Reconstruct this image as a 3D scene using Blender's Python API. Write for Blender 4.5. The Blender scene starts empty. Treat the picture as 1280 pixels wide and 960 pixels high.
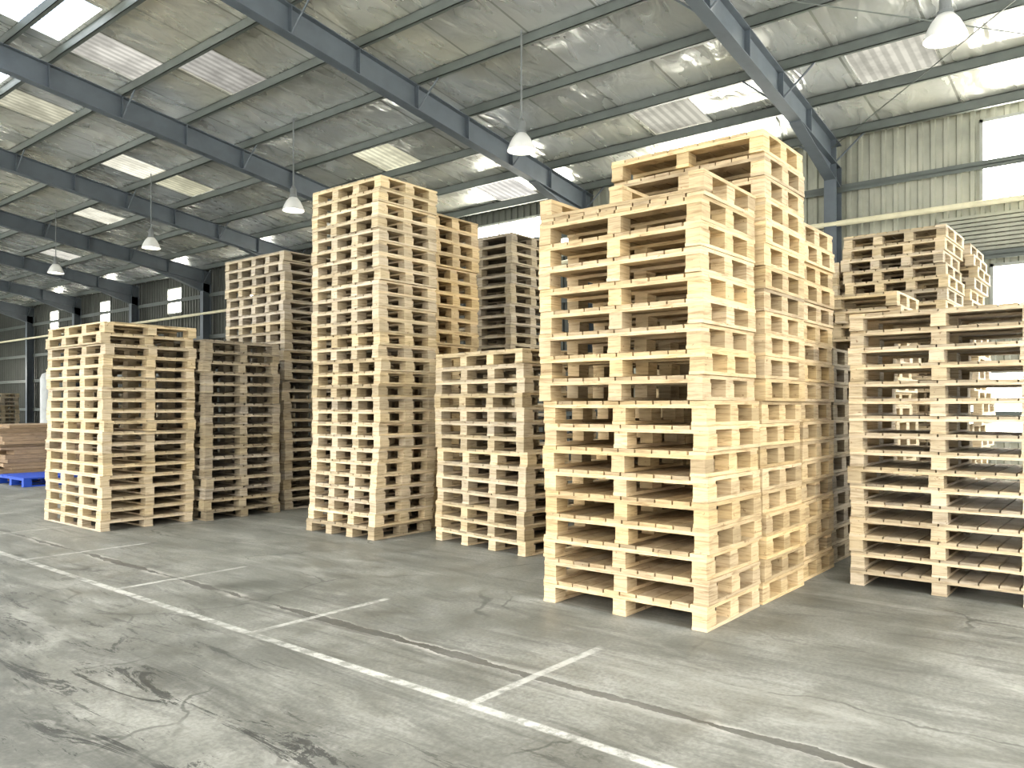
import bpy, math, random
import numpy as np
random.seed(7)
S = bpy.context.scene
S.view_settings.view_transform='Standard'
for lk in ('Medium High Contrast','Standard - Medium High Contrast'):
    try:
        S.view_settings.look=lk; print('LOOK',lk); break
    except Exception as ex: print(ex)

# ------------------------------------------------------------------ helpers
class MB:
    def __init__(s): s.v=[]; s.f=[]; s.c=[]
    def hexa(s, pts, col=(1,1,1)):
        b=len(s.v); s.v+=[tuple(p) for p in pts]
        for q in ((0,3,2,1),(4,5,6,7),(0,1,5,4),(1,2,6,5),(2,3,7,6),(3,0,4,7)):
            s.f.append(tuple(b+i for i in q)); s.c.append(col)
    def box(s,x0,x1,y0,y1,z0,z1,col=(1,1,1),T=None):
        p=[(x0,y0,z0),(x1,y0,z0),(x1,y1,z0),(x0,y1,z0),(x0,y0,z1),(x1,y0,z1),(x1,y1,z1),(x0,y1,z1)]
        if T: p=[T(q) for q in p]
        s.hexa(p,col)
    def rod(s,a,b,r,n=8,col=(1,1,1)):
        a=np.array(a,float); b=np.array(b,float); d=b-a; d/=np.linalg.norm(d)
        u=np.cross(d,(0,0,1) if abs(d[2])<.9 else (1,0,0)); u/=np.linalg.norm(u); w=np.cross(d,u)
        k=len(s.v)
        for P in (a,b):
            for i in range(n):
                t=2*math.pi*i/n; s.v.append(tuple(P+r*(math.cos(t)*u+math.sin(t)*w)))
        for i in range(n):
            j=(i+1)%n; s.f.append((k+i,k+j,k+n+j,k+n+i)); s.c.append(col)
        s.f.append(tuple(k+i for i in range(n))[::-1]); s.c.append(col)
        s.f.append(tuple(k+n+i for i in range(n))); s.c.append(col)
    def lathe(s,prof,cx,cy,n=32,col=(1,1,1)):
        k=len(s.v)
        for r,z in prof:
            for i in range(n):
                t=2*math.pi*i/n; s.v.append((cx+r*math.cos(t),cy+r*math.sin(t),z))
        for a in range(len(prof)-1):
            for i in range(n):
                j=(i+1)%n; s.f.append((k+a*n+i,k+a*n+j,k+(a+1)*n+j,k+(a+1)*n+i)); s.c.append(col)
    def obj(s,name,mat,smooth=False,parent=None):
        me=bpy.data.meshes.new(name); me.from_pydata(s.v,[],s.f)
        at=me.attributes.new('tint','FLOAT_COLOR','FACE')
        arr=np.ones((len(s.f),4),np.float32); arr[:,:3]=np.array(s.c,np.float32); at.data.foreach_set('color',arr.ravel())
        if smooth: me.polygons.foreach_set('use_smooth',[True]*len(s.f))
        me.materials.append(mat); me.update()
        o=bpy.data.objects.new(name,me); S.collection.objects.link(o)
        if parent: o.parent=parent
        return o

class NT:
    def __init__(s,name):
        s.m=bpy.data.materials.new(name); s.m.use_nodes=True; s.t=s.m.node_tree; s.n=s.t.nodes; s.l=s.t.links
        s.b=s.n['Principled BSDF']; s.out=s.n['Material Output']
    def set(s,sock,v):
        if isinstance(v,bpy.types.NodeSocket): s.l.new(v,sock)
        elif v is not None: sock.default_value=v
    def M(s,op,a,b=None,c=None,clamp=False):
        n=s.n.new('ShaderNodeMath'); n.operation=op; n.use_clamp=clamp
        for i,v in enumerate((a,b,c)):
            if v is not None: s.set(n.inputs[i],v)
        return n.outputs[0]
    def noise(s,vec,scale,detail=4,rough=.55,dist=0):
        n=s.n.new('ShaderNodeTexNoise'); s.set(n.inputs['Vector'],vec)
        n.inputs['Scale'].default_value=scale; n.inputs['Detail'].default_value=detail
        n.inputs['Roughness'].default_value=rough; n.inputs['Distortion'].default_value=dist
        return n.outputs[0]
    def mapv(s,vec,scale,loc=(0,0,0),rot=0):
        n=s.n.new('ShaderNodeMapping'); s.set(n.inputs[0],vec); n.inputs['Scale'].default_value=scale; n.inputs['Location'].default_value=loc
        n.inputs['Rotation'].default_value=(0,0,rot)
        return n.outputs[0]
    def pos(s): return s.n.new('ShaderNodeNewGeometry').outputs['Position']
    def sep(s,v):
        n=s.n.new('ShaderNodeSeparateXYZ'); s.set(n.inputs[0],v); return n.outputs
    def ramp(s,f,stops):
        n=s.n.new('ShaderNodeValToRGB'); s.set(n.inputs[0],f); e=n.color_ramp.elements
        while len(e)<len(stops): e.new(.5)
        for i,(p,c) in enumerate(stops):
            e[i].position=p; e[i].color=(*c,1) if len(c)==3 else c
        return n.outputs[0]
    def mix(s,f,a,b,mode='MIX'):
        n=s.n.new('ShaderNodeMix'); n.data_type='RGBA'; n.blend_type=mode
        s.set(n.inputs[0],f)
        s.set(n.inputs[6],(*a,1) if isinstance(a,tuple) else a); s.set(n.inputs[7],(*b,1) if isinstance(b,tuple) else b)
        return n.outputs[2]
    def smooth(s,v,a,b,lo=0,hi=1):
        n=s.n.new('ShaderNodeMapRange'); n.interpolation_type='SMOOTHSTEP'; s.set(n.inputs[0],v)
        for i,x in enumerate((a,b,lo,hi)): n.inputs[i+1].default_value=x
        return n.outputs[0]
    def bump(s,h,st,d):
        n=s.n.new('ShaderNodeBump'); s.set(n.inputs['Height'],h); n.inputs['Strength'].default_value=st; n.inputs['Distance'].default_value=d
        s.l.new(n.outputs[0],s.b.inputs['Normal'])
    def fin(s,col=None,rough=.6,metal=0):
        if col is not None: s.set(s.b.inputs['Base Color'],(*col,1) if isinstance(col,tuple) else col)
        s.set(s.b.inputs['Roughness'],rough); s.set(s.b.inputs['Metallic'],metal)
        return s.m

def wood(name,base,dark):
    t=NT(name); p=t.pos()
    at=t.n.new('ShaderNodeAttribute'); at.attribute_name='tint'
    g=t.noise(t.mapv(p,(5,5,70)),1.0,5,.65,.6)
    c=t.ramp(g,[(.33,dark),(.50,base),(.72,tuple(min(1,x*1.14) for x in base))])
    st=t.noise(p,2.3,3)
    c=t.mix(t.smooth(st,.52,.75,0,.35),c,tuple(x*.5 for x in base))
    kn=t.noise(p,28,2); c=t.mix(t.smooth(kn,.69,.75,0,.6),c,(.20,.10,.045))
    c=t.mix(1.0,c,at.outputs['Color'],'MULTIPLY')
    t.bump(g,.3,.004)
    return t.fin(c,.72)

W_NEW =wood('pine_wood_warm',(.64,.49,.285),(.40,.275,.14))
W_PALE=wood('pine_wood_pale',(.61,.50,.335),(.37,.285,.175))
W_GREY=wood('pine_wood_weathered',(.42,.355,.255),(.22,.175,.12))

# ------------------------------------------------------------------ pallets
def rc(v=.15):
    a=1+random.uniform(-v,v*.7); h=random.uniform(-.035,.035)
    if random.random()<.08: a*=.74
    return (a*(1+h*.5),a,a*(1-h*1.6))
def pallet(mb,z,da,db,axis,nu,nv,T,flip=False,tone=(1,1,1),pitch=.154):
    k=pitch/.144
    U,V=(da,db) if axis=='x' else (db,da)
    def B(u0,u1,v0,v1,z0,z1,c,w=1.0):
        if flip: z0,z1=.144-z1,.144-z0
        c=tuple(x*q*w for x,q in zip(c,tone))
        if axis=='x': mb.box(u0,u1,v0,v1,z+z0*k,z+z1*k,c,T)
        else: mb.box(v0,v1,u0,u1,z+z0*k,z+z1*k,c,T)
    bw=.10; bl=.13
    e=.0015
    vs=[i*(V-bw)/(nv-1) for i in range(nv)]
    us=[i*(U-bl)/(nu-1) for i in range(nu)]
    for v in vs:
        B(0,U,v,v+bw,e,.022,rc())
        for u in us:
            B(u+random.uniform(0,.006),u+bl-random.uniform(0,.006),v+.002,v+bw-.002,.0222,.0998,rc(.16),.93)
    for u in us: B(u,u+bl-.02,0,V,.100,.1215,rc())
    nd=max(6,int(round(V/.12)))
    dw=.112
    for i in range(nd):
        inner=0<i<nd-1  # inner boards tinted darker: shade of the gaps put into the colour
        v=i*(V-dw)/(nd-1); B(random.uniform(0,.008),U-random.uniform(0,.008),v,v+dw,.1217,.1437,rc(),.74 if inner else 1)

def stack(cx,cy,da,db,n,axis='x',nu=3,nv=3,rot=0,mat=None,lean=(0,0),groups=(),fliptop=False,jit=.010,pitch=.154,name='pallet_stack',tone=1.0,curve=0):
    mb=MB(); gx=gy=0
    for i in range(n):
        for (k,a,b) in groups:
            if i==k: gx,gy=a,b
        t=i/max(1,n-1)
        ox=gx+lean[0]*t+random.gauss(0,jit)+curve*math.sin(t*5.0); oy=gy+lean[1]*t+random.gauss(0,jit)-curve*math.sin(t*5.0)
        r=math.radians(rot+random.gauss(0,.36)); c,s=math.cos(r),math.sin(r)
        R=math.radians(rot)
        def T(p,c=c,s=s,ox=ox,oy=oy):
            x=p[0]-da/2; y=p[1]-db/2
            x,y=c*x-s*y+da/2,s*x+c*y+db/2
            x0=-da/2; y0=-db/2
            qx=math.cos(R)*x0-math.sin(R)*y0+da/2; qy=math.sin(R)*x0+math.cos(R)*y0+db/2
            return (x-qx+cx+ox,y-qy+cy+oy,p[2])
        a=tone*random.uniform(.85,1.05)
        if random.random()<.12: a*=.85
        h=random.uniform(-.04,.035)
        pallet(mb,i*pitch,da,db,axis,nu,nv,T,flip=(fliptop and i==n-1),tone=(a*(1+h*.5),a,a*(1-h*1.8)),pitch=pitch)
    return mb.obj(name,mat or W_NEW)

# foreground right block of stacks
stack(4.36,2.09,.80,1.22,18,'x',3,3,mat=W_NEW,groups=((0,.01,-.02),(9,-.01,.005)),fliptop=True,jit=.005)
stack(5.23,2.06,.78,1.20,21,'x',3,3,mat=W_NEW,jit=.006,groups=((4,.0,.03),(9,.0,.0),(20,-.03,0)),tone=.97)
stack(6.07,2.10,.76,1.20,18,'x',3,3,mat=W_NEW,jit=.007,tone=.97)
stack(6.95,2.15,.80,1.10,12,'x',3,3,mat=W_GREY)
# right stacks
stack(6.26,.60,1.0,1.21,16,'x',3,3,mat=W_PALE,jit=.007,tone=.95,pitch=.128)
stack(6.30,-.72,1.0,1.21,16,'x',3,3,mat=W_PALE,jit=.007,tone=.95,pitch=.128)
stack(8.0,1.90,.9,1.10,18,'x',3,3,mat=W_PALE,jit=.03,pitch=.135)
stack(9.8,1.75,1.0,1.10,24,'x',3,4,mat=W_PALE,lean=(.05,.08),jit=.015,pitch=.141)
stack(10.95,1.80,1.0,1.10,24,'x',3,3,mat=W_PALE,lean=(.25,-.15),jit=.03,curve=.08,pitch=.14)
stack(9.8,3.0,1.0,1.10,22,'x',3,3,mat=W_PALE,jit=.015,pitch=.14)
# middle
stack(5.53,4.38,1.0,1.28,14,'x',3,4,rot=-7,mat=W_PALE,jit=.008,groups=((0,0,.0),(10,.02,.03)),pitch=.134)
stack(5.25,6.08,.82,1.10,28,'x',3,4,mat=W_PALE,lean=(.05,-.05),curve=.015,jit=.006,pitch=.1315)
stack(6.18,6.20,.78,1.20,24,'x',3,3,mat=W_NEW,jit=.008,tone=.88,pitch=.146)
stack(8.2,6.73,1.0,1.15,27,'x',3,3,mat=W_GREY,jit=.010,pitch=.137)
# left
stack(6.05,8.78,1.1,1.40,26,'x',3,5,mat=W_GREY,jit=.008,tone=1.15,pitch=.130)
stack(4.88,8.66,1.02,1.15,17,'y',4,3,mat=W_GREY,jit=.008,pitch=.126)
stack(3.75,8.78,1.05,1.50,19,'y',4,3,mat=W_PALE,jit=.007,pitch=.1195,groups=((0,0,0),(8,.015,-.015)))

# ------------------------------------------------------------------ floor
t=NT('concrete_floor'); p=t.pos(); X,Y,Z=t.sep(p)
n1=t.noise(p,.35,5,.6); n2=t.noise(p,2.2,6,.65,.4); n3=t.noise(p,45,3,.6)
c=t.ramp(n1,[(.40,(.155,.155,.132)),(.60,(.285,.28,.245))])
c=t.mix(.55,c,t.ramp(n2,[(.34,(.12,.12,.102)),(.52,(.24,.236,.205)),(.68,(.37,.36,.32))]))
c=t.mix(t.smooth(n3,.35,.65,.35,0),c,(.10,.10,.086))
# streaky scuffs running along the aisle
sk=t.noise(t.mapv(p,(3.2,.35,1)),1.3,7,.72,1.2)
c=t.mix(t.smooth(sk,.50,.66,0,.5),c,(.090,.090,.077))
sk2=t.noise(t.mapv(p,(2.0,.5,1),(7,3,0)),1.1,7,.72,.8)
c=t.mix(t.smooth(sk2,.52,.72,0,.42),c,(.45,.44,.395))
# hairline cracks
hv=t.n.new('ShaderNodeTexVoronoi'); hv.feature='DISTANCE_TO_EDGE'; hv.inputs['Scale'].default_value=.8
dn=t.n.new('ShaderNodeTexNoise'); dn.inputs['Scale'].default_value=2.2; dn.inputs['Detail'].default_value=5; t.l.new(p,dn.inputs['Vector'])
vm=t.n.new('ShaderNodeVectorMath'); vm.operation='MULTIPLY_ADD'; t.l.new(dn.outputs['Color'],vm.inputs[0]); vm.inputs[1].default_value=(.5,.5,0); t.l.new(p,vm.inputs[2])
t.l.new(vm.outputs[0],hv.inputs['Vector'])
hc=t.M('MULTIPLY',t.smooth(hv.outputs['Distance'],.003,.012,1,0),t.smooth(t.noise(p,.9,3),.50,.60))
c=t.mix(t.M('MULTIPLY',hc,.6),c,(.065,.065,.055))
# dark worn stains: broad, mottled, mostly in the aisle west of the line
stn=t.noise(t.mapv(p,(1.6,.7,1),(2.3,5,0)),.9,8,.75,.6)
aisle=t.smooth(X,1.2,2.6,1,.4)
c=t.mix(t.M('MULTIPLY',t.smooth(stn,.43,.57,0,.65),aisle),c,(.075,.077,.067))
sc=t.noise(t.mapv(p,(5,1.0,1),(0,0,0),.35),1.0,9,.8,1.4)
sm=t.M('MULTIPLY',t.smooth(sc,.54,.58),t.smooth(t.noise(t.mapv(p,(1,1,1),(3,1,0)),.7,3),.38,.50))
c=t.mix(t.M('MULTIPLY',t.M('MULTIPLY',sm,.85),t.smooth(X,1.6,3.0,1,.3)),c,(.040,.040,.036))
# saw joint with spalled edge
wob=t.M('MULTIPLY',t.M('SUBTRACT',t.noise(p,2.5,5,.7),.5),.22)
dx=t.M('ABSOLUTE',t.M('SUBTRACT',t.M('ADD',X,t.M('MULTIPLY',wob,.6)),3.12))
jw=t.M('MULTIPLY',t.smooth(t.noise(p,1.1,3),.42,.62),.035)
jm=t.M('LESS_THAN',dx,t.M('ADD',jw,.006))
c=t.mix(t.M('MULTIPLY',jm,.7),c,(.08,.075,.065))
jl=t.M('MULTIPLY',t.smooth(dx,.03,.07,1,0),t.smooth(t.noise(p,1.7,4),.45,.6))
c=t.mix(t.M('MULTIPLY',t.M('SUBTRACT',jl,jm,clamp=True),.5),c,(.48,.46,.41))
# painted markings, worn
wear=t.smooth(t.noise(p,9,6,.75),.40,.58)
wear2=t.smooth(t.noise(p,1.3,3),.35,.6,.5,1)
dl=t.M('ABSOLUTE',t.M('SUBTRACT',X,2.64)); l1=t.smooth(dl,.022,.036,1,0)
fy=t.M('SUBTRACT',t.M('FRACT',t.M('ADD',t.M('DIVIDE',t.M('SUBTRACT',Y,2.41),1.77),.5)),.5)
dc=t.M('MULTIPLY',t.M('ABSOLUTE',fy),1.77)
l2=t.M('MULTIPLY',t.smooth(dc,.018,.032,1,0),t.M('MULTIPLY',t.M('GREATER_THAN',X,2.64),t.smooth(X,3.68,3.76,1,0)))
l2=t.M('MULTIPLY',l2,t.M('GREATER_THAN',Y,2.0))
lm=t.M('MULTIPLY',t.M('MAXIMUM',l1,t.M('MULTIPLY',l2,.8)),t.M('MULTIPLY',wear2,t.M('ADD',t.M('MULTIPLY',wear,.55),.22)))
c=t.mix(t.M('MULTIPLY',lm,.85),c,(.62,.61,.55))
# unseen apron outside the shed, made pale to bounce light onto the ceiling
out=t.M('MAXIMUM',t.M('LESS_THAN',X,-9.2),t.M('LESS_THAN',Y,-6.5))
c=t.mix(out,c,t.mix(n2,(.50,.48,.43),(.66,.64,.58)))
t.bump(t.M('SUBTRACT',t.M('ADD',n2,t.M('MULTIPLY',n3,.2)),jm),.3,.01)
t.b.inputs['Specular IOR Level'].default_value=.35
FL=t.fin(c,t.smooth(n2,.3,.7,.42,.65))
mb=MB(); mb.box(-45,60,-45,90,-.2,0); mb.obj('floor',FL)

# ------------------------------------------------------------------ roof
XE,SL=15.15,.143
def rz(x,base=6.33): # height of the sheet
    return base+SL*(XE-x) if x>=3 else base+SL*(XE-3)-SL*(3-x)
t=NT('foil_insulation'); p=t.pos(); X,Y,Z=t.sep(p)
cmb=t.n.new('ShaderNodeCombineXYZ')
t.set(cmb.inputs[0],t.M('FLOOR',t.M('DIVIDE',t.M('SUBTRACT',14.8,X),1.3))); t.set(cmb.inputs[1],t.M('FLOOR',t.M('DIVIDE',Y,1.25)))
wn=t.n.new('ShaderNodeTexWhiteNoise'); wn.noise_dimensions='2D'; t.l.new(cmb.outputs[0],wn.inputs['Vector'])
nz=t.noise(p,.25,3); 
c=t.ramp(nz,[(.40,(.92,.94,.95)),(.66,(.95,.92,.78))])
c=t.mix(t.M('MULTIPLY',wn.outputs[0],.55),c,(.45,.46,.43))
fr=t.M('FRACT',t.M('DIVIDE',Y,1.25)); seam=t.M('LESS_THAN',fr,.03)
c=t.mix(t.M('MULTIPLY',seam,.6),c,(.25,.25,.23))
w1=t.noise(t.mapv(p,(1.2,2.5,1)),1.2,3,.45,.5)
w0=t.noise(t.mapv(p,(.7,.9,1)),.8,2,.5,.3)
# each foil blanket hangs at its own slight angle
tilt=t.M('MULTIPLY',t.M('MULTIPLY',t.M('SUBTRACT',wn.outputs[0],.5),fr),1.8)
t.bump(t.M('ADD',tilt,t.M('ADD',t.M('MULTIPLY',w0,2.0),t.M('SUBTRACT',w1,t.M('MULTIPLY',seam,.3)))),.6,.10)
FOIL=t.fin(c,t.smooth(w1,.3,.7,.18,.30),.58)
Y0,Y1=-6.3,48.3
def sheet(mb,x0,x1,y0,y1,th=.03,o=0,col=(1,1,1)):
    z0,z1=rz(x0)+o,rz(x1)+o
    mb.hexa([(x0,y0,z0),(x1,y0,z1),(x1,y1,z1),(x0,y1,z0),(x0,y0,z0+th),(x1,y0,z1+th),(x1,y1,z1+th),(x0,y1,z0+th)],col)
FR=[-.85+5.45*k for k in range(-1,10)]   # frame lines along the aisle (Y)
# glowing panels added for the bright patches on the foil: (x0,x1,y0,y1)
P=lambda k:(XE-.35-1.3*(k+1),XE-.35-1.3*k)   # strip k between purlins
tl=[]
for (k,ya) in ((1,6.25),(1,2.5),(2,12.5),(5,12.5),(6,17.5),(4,18.75),(3,23.75),(6,23.75),(5,28.75),(2,30),(6,30),(4,35),(3,18.75),(6,35),(5,40),(0,11.25),(6,13.75),(7,18.75),(7,25)):
    a,b=P(k); tl.append((a+.05,b-.05,ya+.05,ya+1.2))
mb=MB()
def strip(x0,x1,cuts):
    y=Y0
    for (a,b) in sorted(cuts):
        sheet(mb,x0,x1,y,a); y=b
    sheet(mb,x0,x1,y,Y1)
xs=[XE+.3]+[XE-.35-1.3*k for k in range(8)]
for i in range(8):
    x1,x0=xs[i],xs[i+1]
    if i==0: strip(x0,x1,[]); continue
    cuts=[(c_[2],c_[3]) for c_ in tl if x0-.01<=c_[0] and c_[1]<=x1+.01]
    strip(x0,x1,cuts)
sheet(mb,-9,2.2,Y0,Y1); sheet(mb,3.0,3.9,Y0,Y1)
sheet(mb,5.6,xs[8],Y0,Y1)
sky_y=[]
for y in FR[:-1]:
    sheet(mb,3.9,5.6,y,y+.7); sheet(mb,3.9,5.6,y+2.4,y+3.0); sheet(mb,3.9,5.6,y+4.7,y+5.45)
    sky_y+= [(y+.7,y+2.4),(y+3.0,y+4.7)]
mb.obj('ceiling',FOIL)
def trans(name,ca,cb,s):
    t=NT(name); p=t.pos(); X,Y,Z=t.sep(p)
    at=t.n.new('ShaderNodeAttribute'); at.attribute_name='tint'
    rib=t.M('SINE',t.M('MULTIPLY',Y,40))
    col=t.mix(t.smooth(rib,-.5,.5,0,1),ca,cb)
    dirt=t.noise(p,1.6,5,.6)
    col=t.mix(t.smooth(dirt,.4,.65,0,.55),col,tuple(x*.5 for x in cb))
    col=t.mix(1.0,col,at.outputs['Color'],'MULTIPLY')
    em=t.n.new('ShaderNodeEmission'); t.set(em.inputs[0],col); em.inputs[1].default_value=s
    t.l.new(em.outputs[0],t.out.inputs[0]); return t.m
mb=MB()
for a,b in sky_y: sheet(mb,3.95,5.55,a+.01,b-.01)
mb.obj('skylight',trans('translucent_sheet_clear',(.88,.95,1.0),(.42,.50,.60),2.8))
mb=MB(); rr=random.Random(3)
for i,(a,b,c_,d) in enumerate(tl):
    q=rr.uniform(.5,1.1); sheet(mb,a-.06,b+.06,c_-.02,d+.02,.01,.035,(q,q,q*rr.uniform(.85,1.1)))
mb.obj('skylight',trans('glow_panel_warm',(1.0,.97,.84),(.74,.72,.62),1.0))

def steel(name,col,rough=.5):
    t=NT(name); p=t.pos(); n=t.noise(p,3,4)
    c=t.mix(t.smooth(n,.4,.7,0,.35),col,tuple(x*.6 for x in col))
    return t.fin(c,rough,.0)
ST=steel('painted_steel_grey',(.12,.14,.16)); ST2=steel('galvanised_purlin',(.125,.14,.13)); 
D=.44; TW=.17
def xb(mb,x0,x1,y0,y1,b0,b1):  # sloping box, offsets below the sheet
    z=lambda x,o: rz(x)-o
    mb.hexa([(x0,y0,z(x0,b1)),(x1,y0,z(x1,b1)),(x1,y1,z(x1,b1)),(x0,y1,z(x0,b1)),
             (x0,y0,z(x0,b0)),(x1,y0,z(x1,b0)),(x1,y1,z(x1,b0)),(x0,y1,z(x0,b0))])
purx=[XE-.35-1.3*k for k in range(10)]
for y in FR:
    mb=MB()
    for (a,b) in ((3.0,XE-.05),(-8.6,3.0)):
        xb(mb,a,b,y-.006,y+.006,TW+.01,TW+D)
        xb(mb,a,b,y-.10,y+.10,TW,TW+.014)
        xb(mb,a,b,y-.10,y+.10,TW+D-.014,TW+D)
    # haunch near the column
    x0,x1=XE-2.2,XE-.05
    z=lambda x,o: rz(x)-o
    mb.hexa([(x0,y-.006,z(x0,TW+D)),(x1,y-.006,z(x1,TW+D+.35)),(x1,y+.006,z(x1,TW+D+.35)),(x0,y+.006,z(x0,TW+D)),
             (x0,y-.006,z(x0,TW+D-.01)),(x1,y-.006,z(x1,TW+D-.01)),(x1,y+.006,z(x1,TW+D-.01)),(x0,y+.006,z(x0,TW+D-.01))])
    mb.hexa([(x0,y-.1,z(x0,TW+D+.014)),(x1,y-.1,z(x1,TW+D+.364)),(x1,y+.1,z(x1,TW+D+.364)),(x0,y+.1,z(x0,TW+D+.014)),
             (x0,y-.1,z(x0,TW+D)),(x1,y-.1,z(x1,TW+D+.35)),(x1,y+.1,z(x1,TW+D+.35)),(x0,y+.1,z(x0,TW+D))])
    # stiffeners / fly braces
    for i,x in enumerate(purx):
        mb.box(x-.006,x+.006,y-.09,y+.09,rz(x)-TW-D+.01,rz(x)-TW-.01)
        if i%2==0:
            for sg in (-1,1):
                mb.rod((x,y+sg*.08,rz(x)-TW-D+.02),(x,y+sg*.62,rz(x)-.12),.016,6)
    # column
    mb.box(XE-.40,XE-.385,y-.11,y+.11,0,5.75); mb.box(XE-.1,XE-.085,y-.11,y+.11,0,5.75); mb.box(XE-.39,XE-.09,y-.006,y+.006,0,5.75)
    mb.obj('roof_rafter',ST)
mb=MB()
for x in purx+[x for x in (2.4,1.1,-.2,-1.5,-2.8,-4.1,-5.4,-6.7,-8.0)]+[3.25,5.0,4.4]:
    z=rz(x)
    mb.box(x-.035,x+.035,Y0,Y1,z-TW,z-TW+.01)
    mb.box(x-.035,x-.027,Y0,Y1,z-TW,z-.012)
    mb.box(x-.035,x+.035,Y0,Y1,z-.02,z-.008)
mb.obj('roof_purlins',ST2)
# cross bracing rods
mb=MB()
for k in (1,7):
    if k+1<len(FR):
        for (xa,xb_) in ((14.8,9.6),(9.6,4.6)):
            mb.rod((xa,FR[k],rz(xa)-TW-.12),(xb_,FR[k+1],rz(xb_)-TW-.12),.009,6)
            mb.rod((xa,FR[k+1],rz(xa)-TW-.16),(xb_,FR[k],rz(xb_)-TW-.16),.009,6)
mb.obj('roof_bracing_rods',ST2)

# ------------------------------------------------------------------ walls
t=NT('corrugated_wall'); p=t.pos(); X,Y,Z=t.sep(p); n=t.noise(p,1.2,4)
c=t.ramp(n,[(.35,(.31,.315,.265)),(.65,(.45,.45,.375))])
c=t.mix(t.M('GREATER_THAN',Y,10.05),c,t.mix(n,(.07,.075,.065),(.13,.135,.12)))   # darker wall colour from the second frame on
WALL=t.fin(c,.55,.2)
def corr(mb,axis,c0,a0,a1,z0,z1,step=.2,d=.035):
    a=a0; pts=[]
    while a<a1-1e-6:
        for f,o in ((0,0),(.3,0),(.4,d),(.7,d),(.8,0)):
            q=a+f*step
            if q<a1: pts.append((q,o))
        a+=step
    pts.append((a1,0))
    k=len(mb.v)
    for q,o in pts:
        for z in (z0,z1):
            mb.v.append((c0-o,q,z) if axis=='x' else (q,c0-o,z))
    for i in range(len(pts)-1):
        b=k+2*i; mb.f.append((b,b+2,b+3,b+1)); mb.c.append((1,1,1))
XW=XE+.08
wins=[(-1.2,2.3,4.72,6.15,1),(-1.2,2.15,2.9,3.72,1),(-.8,3.3,.75,1.95,0),(5.6,8.6,4.9,6.0,1),(10.6,14.0,4.9,6.0,1),
      (17.0,19.0,4.9,6.0,0),(23.0,24.1,4.9,5.9,0),(28.6,29.7,4.9,5.9,0),(34.6,35.6,4.9,5.9,0),(40,41,4.9,5.9,0)]
wins.sort()
mb=MB(); ys=sorted({Y0,Y1,*[w[0] for w in wins],*[w[1] for w in wins]})
for a,b in zip(ys[:-1],ys[1:]):
    hs=sorted([(w[2],w[3]) for w in wins if w[0]<=a+1e-6 and w[1]>=b-1e-6]); z=0
    for (l,h) in hs: corr(mb,'x',XW,a,b,z,l); z=h
    corr(mb,'x',XW,a,b,z,6.36)
mb.obj('wall_east',WALL)
t=NT('daylit_glass'); em=t.n.new('ShaderNodeEmission'); em.inputs[0].default_value=(1,.96,.84,1); em.inputs[1].default_value=24.0
t.l.new(em.outputs[0],t.out.inputs[0]); DAY=t.m
FRM=steel('window_frame_paint',(.35,.36,.33))
for i,(a,b,l,h,_) in enumerate(wins):
    e=bpy.data.objects.new('window_%d'%(i+1),None); S.collection.objects.link(e)
    mb=MB(); mb.box(XW+.02,XW+.03,a,b,l,h); mb.obj('pane',DAY,parent=e)
    mb=MB(); w=.05
    mb.box(XW-.05,XW+.015,a,b,l,l+w); mb.box(XW-.05,XW+.015,a,b,h-w,h); mb.box(XW-.05,XW+.015,a,a+w,l,h); mb.box(XW-.05,XW+.015,b-w,b,l,h)
    k=max(1,int((b-a)/1.0))
    for j in range(1,k):
        y=a+(b-a)*j/k; mb.box(XW-.04,XW+.01,y-.02,y+.02,l,h)
    mb.obj('frame',FRM,parent=e)
# girts, horizontal cladding band, conduit
mb=MB()
for z in (1.2,2.6,3.85,5.35):
    mb.box(XW-.20,XW-.05,Y0,Y1,z-.01,z+.0); mb.box(XW-.20,XW-.19,Y0,Y1,z-.07,z+.07)
mb.obj('wall_girts',ST2)
mb=MB()
for k in range(9):
    z=3.95+k*.07; mb.box(XW-.10,XW-.045,-1.2,2.9,z,z+.05)
mb.obj('wall_louvre',WALL)
mb=MB(); mb.rod((XW-.45,Y0,4.66),(XW-.45,Y1,4.66),.05,10); mb.obj('service_pipe',steel('pipe_cream',(.72,.68,.50)))
# end wall
t=NT('end_wall_sheet'); DKW=t.fin((.10,.105,.095),.6)
mb=MB(); corr(mb,'y',Y1,10.2,12.0,0,7.0,.25); corr(mb,'y',Y1,12.0,13.2,0,2.6,.25); corr(mb,'y',Y1,12.0,13.2,3.6,6.8,.25); corr(mb,'y',Y1,13.2,XE+.1,0,6.6,.25); mb.obj('wall_north',DKW)
e=bpy.data.objects.new('window_11',None); S.collection.objects.link(e)
mb=MB(); mb.box(12.0,13.2,Y1+.02,Y1+.04,2.6,3.6); mb.obj('pane',DAY,parent=e)
mb=MB(); mb.box(12.57,12.63,Y1-.06,Y1+.01,2.6,3.6); mb.box(12.0,13.2,Y1-.06,Y1+.01,2.6,2.66); mb.box(12.0,13.2,Y1-.06,Y1+.01,3.54,3.6); mb.obj('frame',FRM,parent=e)

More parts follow.
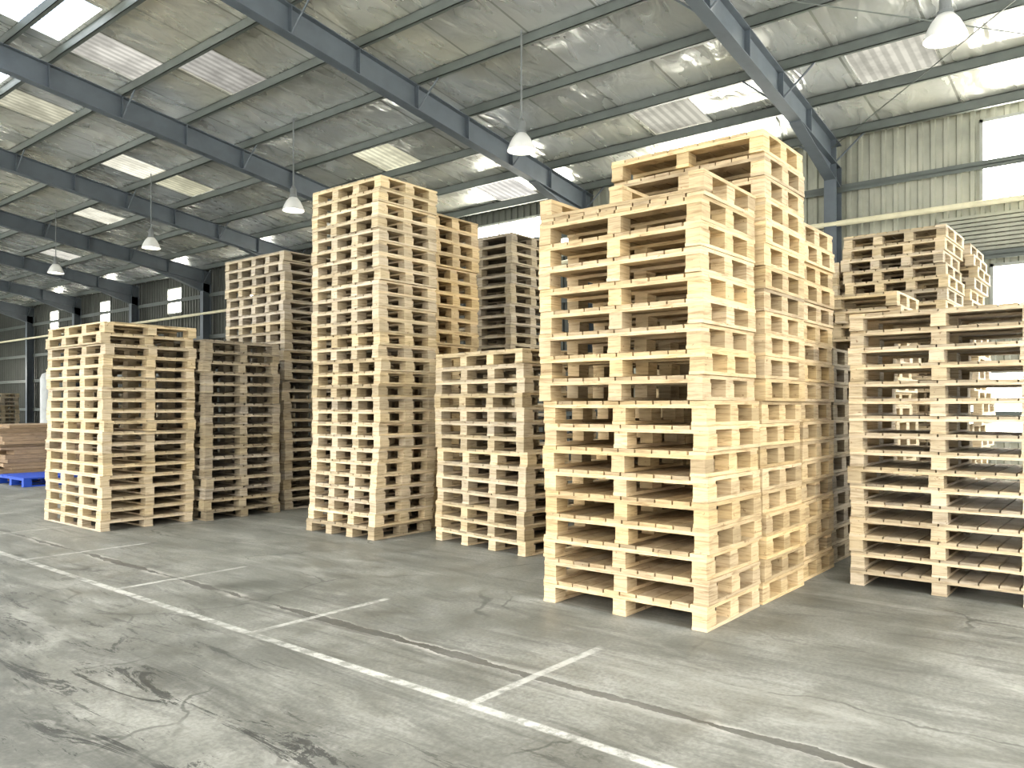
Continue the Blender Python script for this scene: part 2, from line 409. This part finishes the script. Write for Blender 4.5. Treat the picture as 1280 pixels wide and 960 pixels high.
# ------------------------------------------------------------------ lamps
REF=steel('lamp_housing',(.18,.19,.19))
t=NT('lamp_reflector'); ALU=t.fin((.9,.9,.88),.3,.3)
t=NT('lamp_glass'); em=t.n.new('ShaderNodeEmission'); em.inputs[0].default_value=(1,.93,.75,1); em.inputs[1].default_value=30.0
t.l.new(em.outputs[0],t.out.inputs[0]); LG=t.m
for y in (1.75,7.55,13.4,19.3,25.1,31,37):
    x,z=9.45,5.27; e=bpy.data.objects.new('high_bay_lamp',None); S.collection.objects.link(e)
    mb=MB(); mb.lathe([(.215,z),(.212,z+.03),(.185,z+.10),(.14,z+.19),(.085,z+.26),(.075,z+.265),(.072,z+.25),(.13,z+.185),(.175,z+.10),(.205,z+.02),(.215,z)],x,y)
    mb.obj('reflector',ALU,True,e)
    mb=MB(); mb.lathe([(0,z+.26),(.078,z+.26),(.078,z+.30),(.062,z+.31),(.062,z+.44),(.045,z+.46),(.03,z+.50),(0,z+.50)],x,y,20)
    mb.rod((x,y,z+.5),(x,y,rz(x)-.02),.013,8)
    mb.obj('gear_housing',REF,False,e)
    mb=MB(); mb.lathe([(0,z+.02),(.04,z+.03),(.07,z+.08),(.065,z+.15),(.04,z+.21),(0,z+.22)],x,y,16); mb.obj('bulb',LG,True,e)

# ------------------------------------------------------------------ far-left clutter
mb=MB(); z=.0
for k in range(15):
    h=random.uniform(.05,.10); w=random.uniform(-.15,.15)
    for j in range(4):
        c=rc(.25); o=random.uniform(-.1,.1)
        mb.box(5.2+w+o,6.9+w+o,16.0+j*.42,16.0+j*.42+.39,z,z+h-.004,(c[0]*.8,c[1]*.68,c[2]*.6))
    z+=h
mb.obj('cardboard_and_timber_pile',W_GREY)
mb=MB(); z=.0
for k in range(9):
    h=random.uniform(.06,.12); w=random.uniform(-.2,.2)
    for j in range(4):
        c=rc(.25); mb.box(6.9+w,8.9+w,18.4+j*.42,18.4+j*.42+.39,z,z+h-.004,c)
    z+=h
mb.obj('timber_pile',W_GREY)
BL=steel('blue_plastic',(.02,.08,.45))
mb=MB(); pallet(mb,0,1.1,1.2,'x',3,3,lambda p:(p[0]+5.0,p[1]+14.6,p[2])); mb.obj('blue_plastic_pallet',BL)
mb=MB(); mb.lathe([(0,.25),(.34,.25),(.36,.3),(.36,2.35),(.30,2.5),(.1,2.6),(.06,2.65),(0,2.65)],11.35,30.5,24)
for a in (45,135,225,315):
    q=math.radians(a); mb.box(11.35+.28*math.cos(q)-.03,11.35+.28*math.cos(q)+.03,30.5+.28*math.sin(q)-.03,30.5+.28*math.sin(q)+.03,0,.27)
mb.obj('water_tank',steel('white_tank_paint',(.6,.62,.62)),False)
for (x,y,n) in ((12.2,24,9),(12.2,28,12),(9.2,22.5,6),(13,33,13),(10.4,34,12),(9.6,38,14)): stack(x,y,1.1,1.2,n,mat=W_GREY)

# ------------------------------------------------------------------ world (hazy bright sky, dimmed near the horizon to keep the pallet gaps dark)
w=bpy.data.worlds.new('World'); S.world=w; w.use_nodes=True; nt=w.node_tree
tc=nt.nodes.new('ShaderNodeTexCoord'); sp=nt.nodes.new('ShaderNodeSeparateXYZ'); nt.links.new(tc.outputs['Generated'],sp.inputs[0])
rp=nt.nodes.new('ShaderNodeValToRGB'); nt.links.new(sp.outputs[2],rp.inputs[0])
E=rp.color_ramp.elements
E[0].position=0; E[0].color=(.18,.18,.17,1)
E[1].position=.95; E[1].color=(1.7,1.8,1.9,1)
e=E.new(.17); e.color=(.32,.32,.31,1)
e=E.new(.32); e.color=(1.08,1.05,1.02,1)
e=E.new(.60); e.color=(1.0,1.04,1.07,1)
# the haze is brightest towards the north-west
dt=nt.nodes.new('ShaderNodeVectorMath'); dt.operation='DOT_PRODUCT'; nt.links.new(tc.outputs['Generated'],dt.inputs[0]); dt.inputs[1].default_value=(-.85,.53,0)
m1=nt.nodes.new('ShaderNodeMapRange'); nt.links.new(dt.outputs['Value'],m1.inputs[0])
for i,v in enumerate((-.7,.95,4.2,14.5)): m1.inputs[i+1].default_value=v
bg=nt.nodes['Background']; nt.links.new(rp.outputs[0],bg.inputs[0]); nt.links.new(m1.outputs[0],bg.inputs[1])

# ------------------------------------------------------------------ camera
cd=bpy.data.cameras.new('camera'); cam=bpy.data.objects.new('camera',cd); S.collection.objects.link(cam)
cam.location=(0,0,1.35); cam.rotation_euler=(math.radians(90),0,math.radians(39.3-90))
cd.sensor_width=36; cd.lens=985/1280*36; cd.shift_y=28/1280; cd.clip_end=300
S.camera=cam
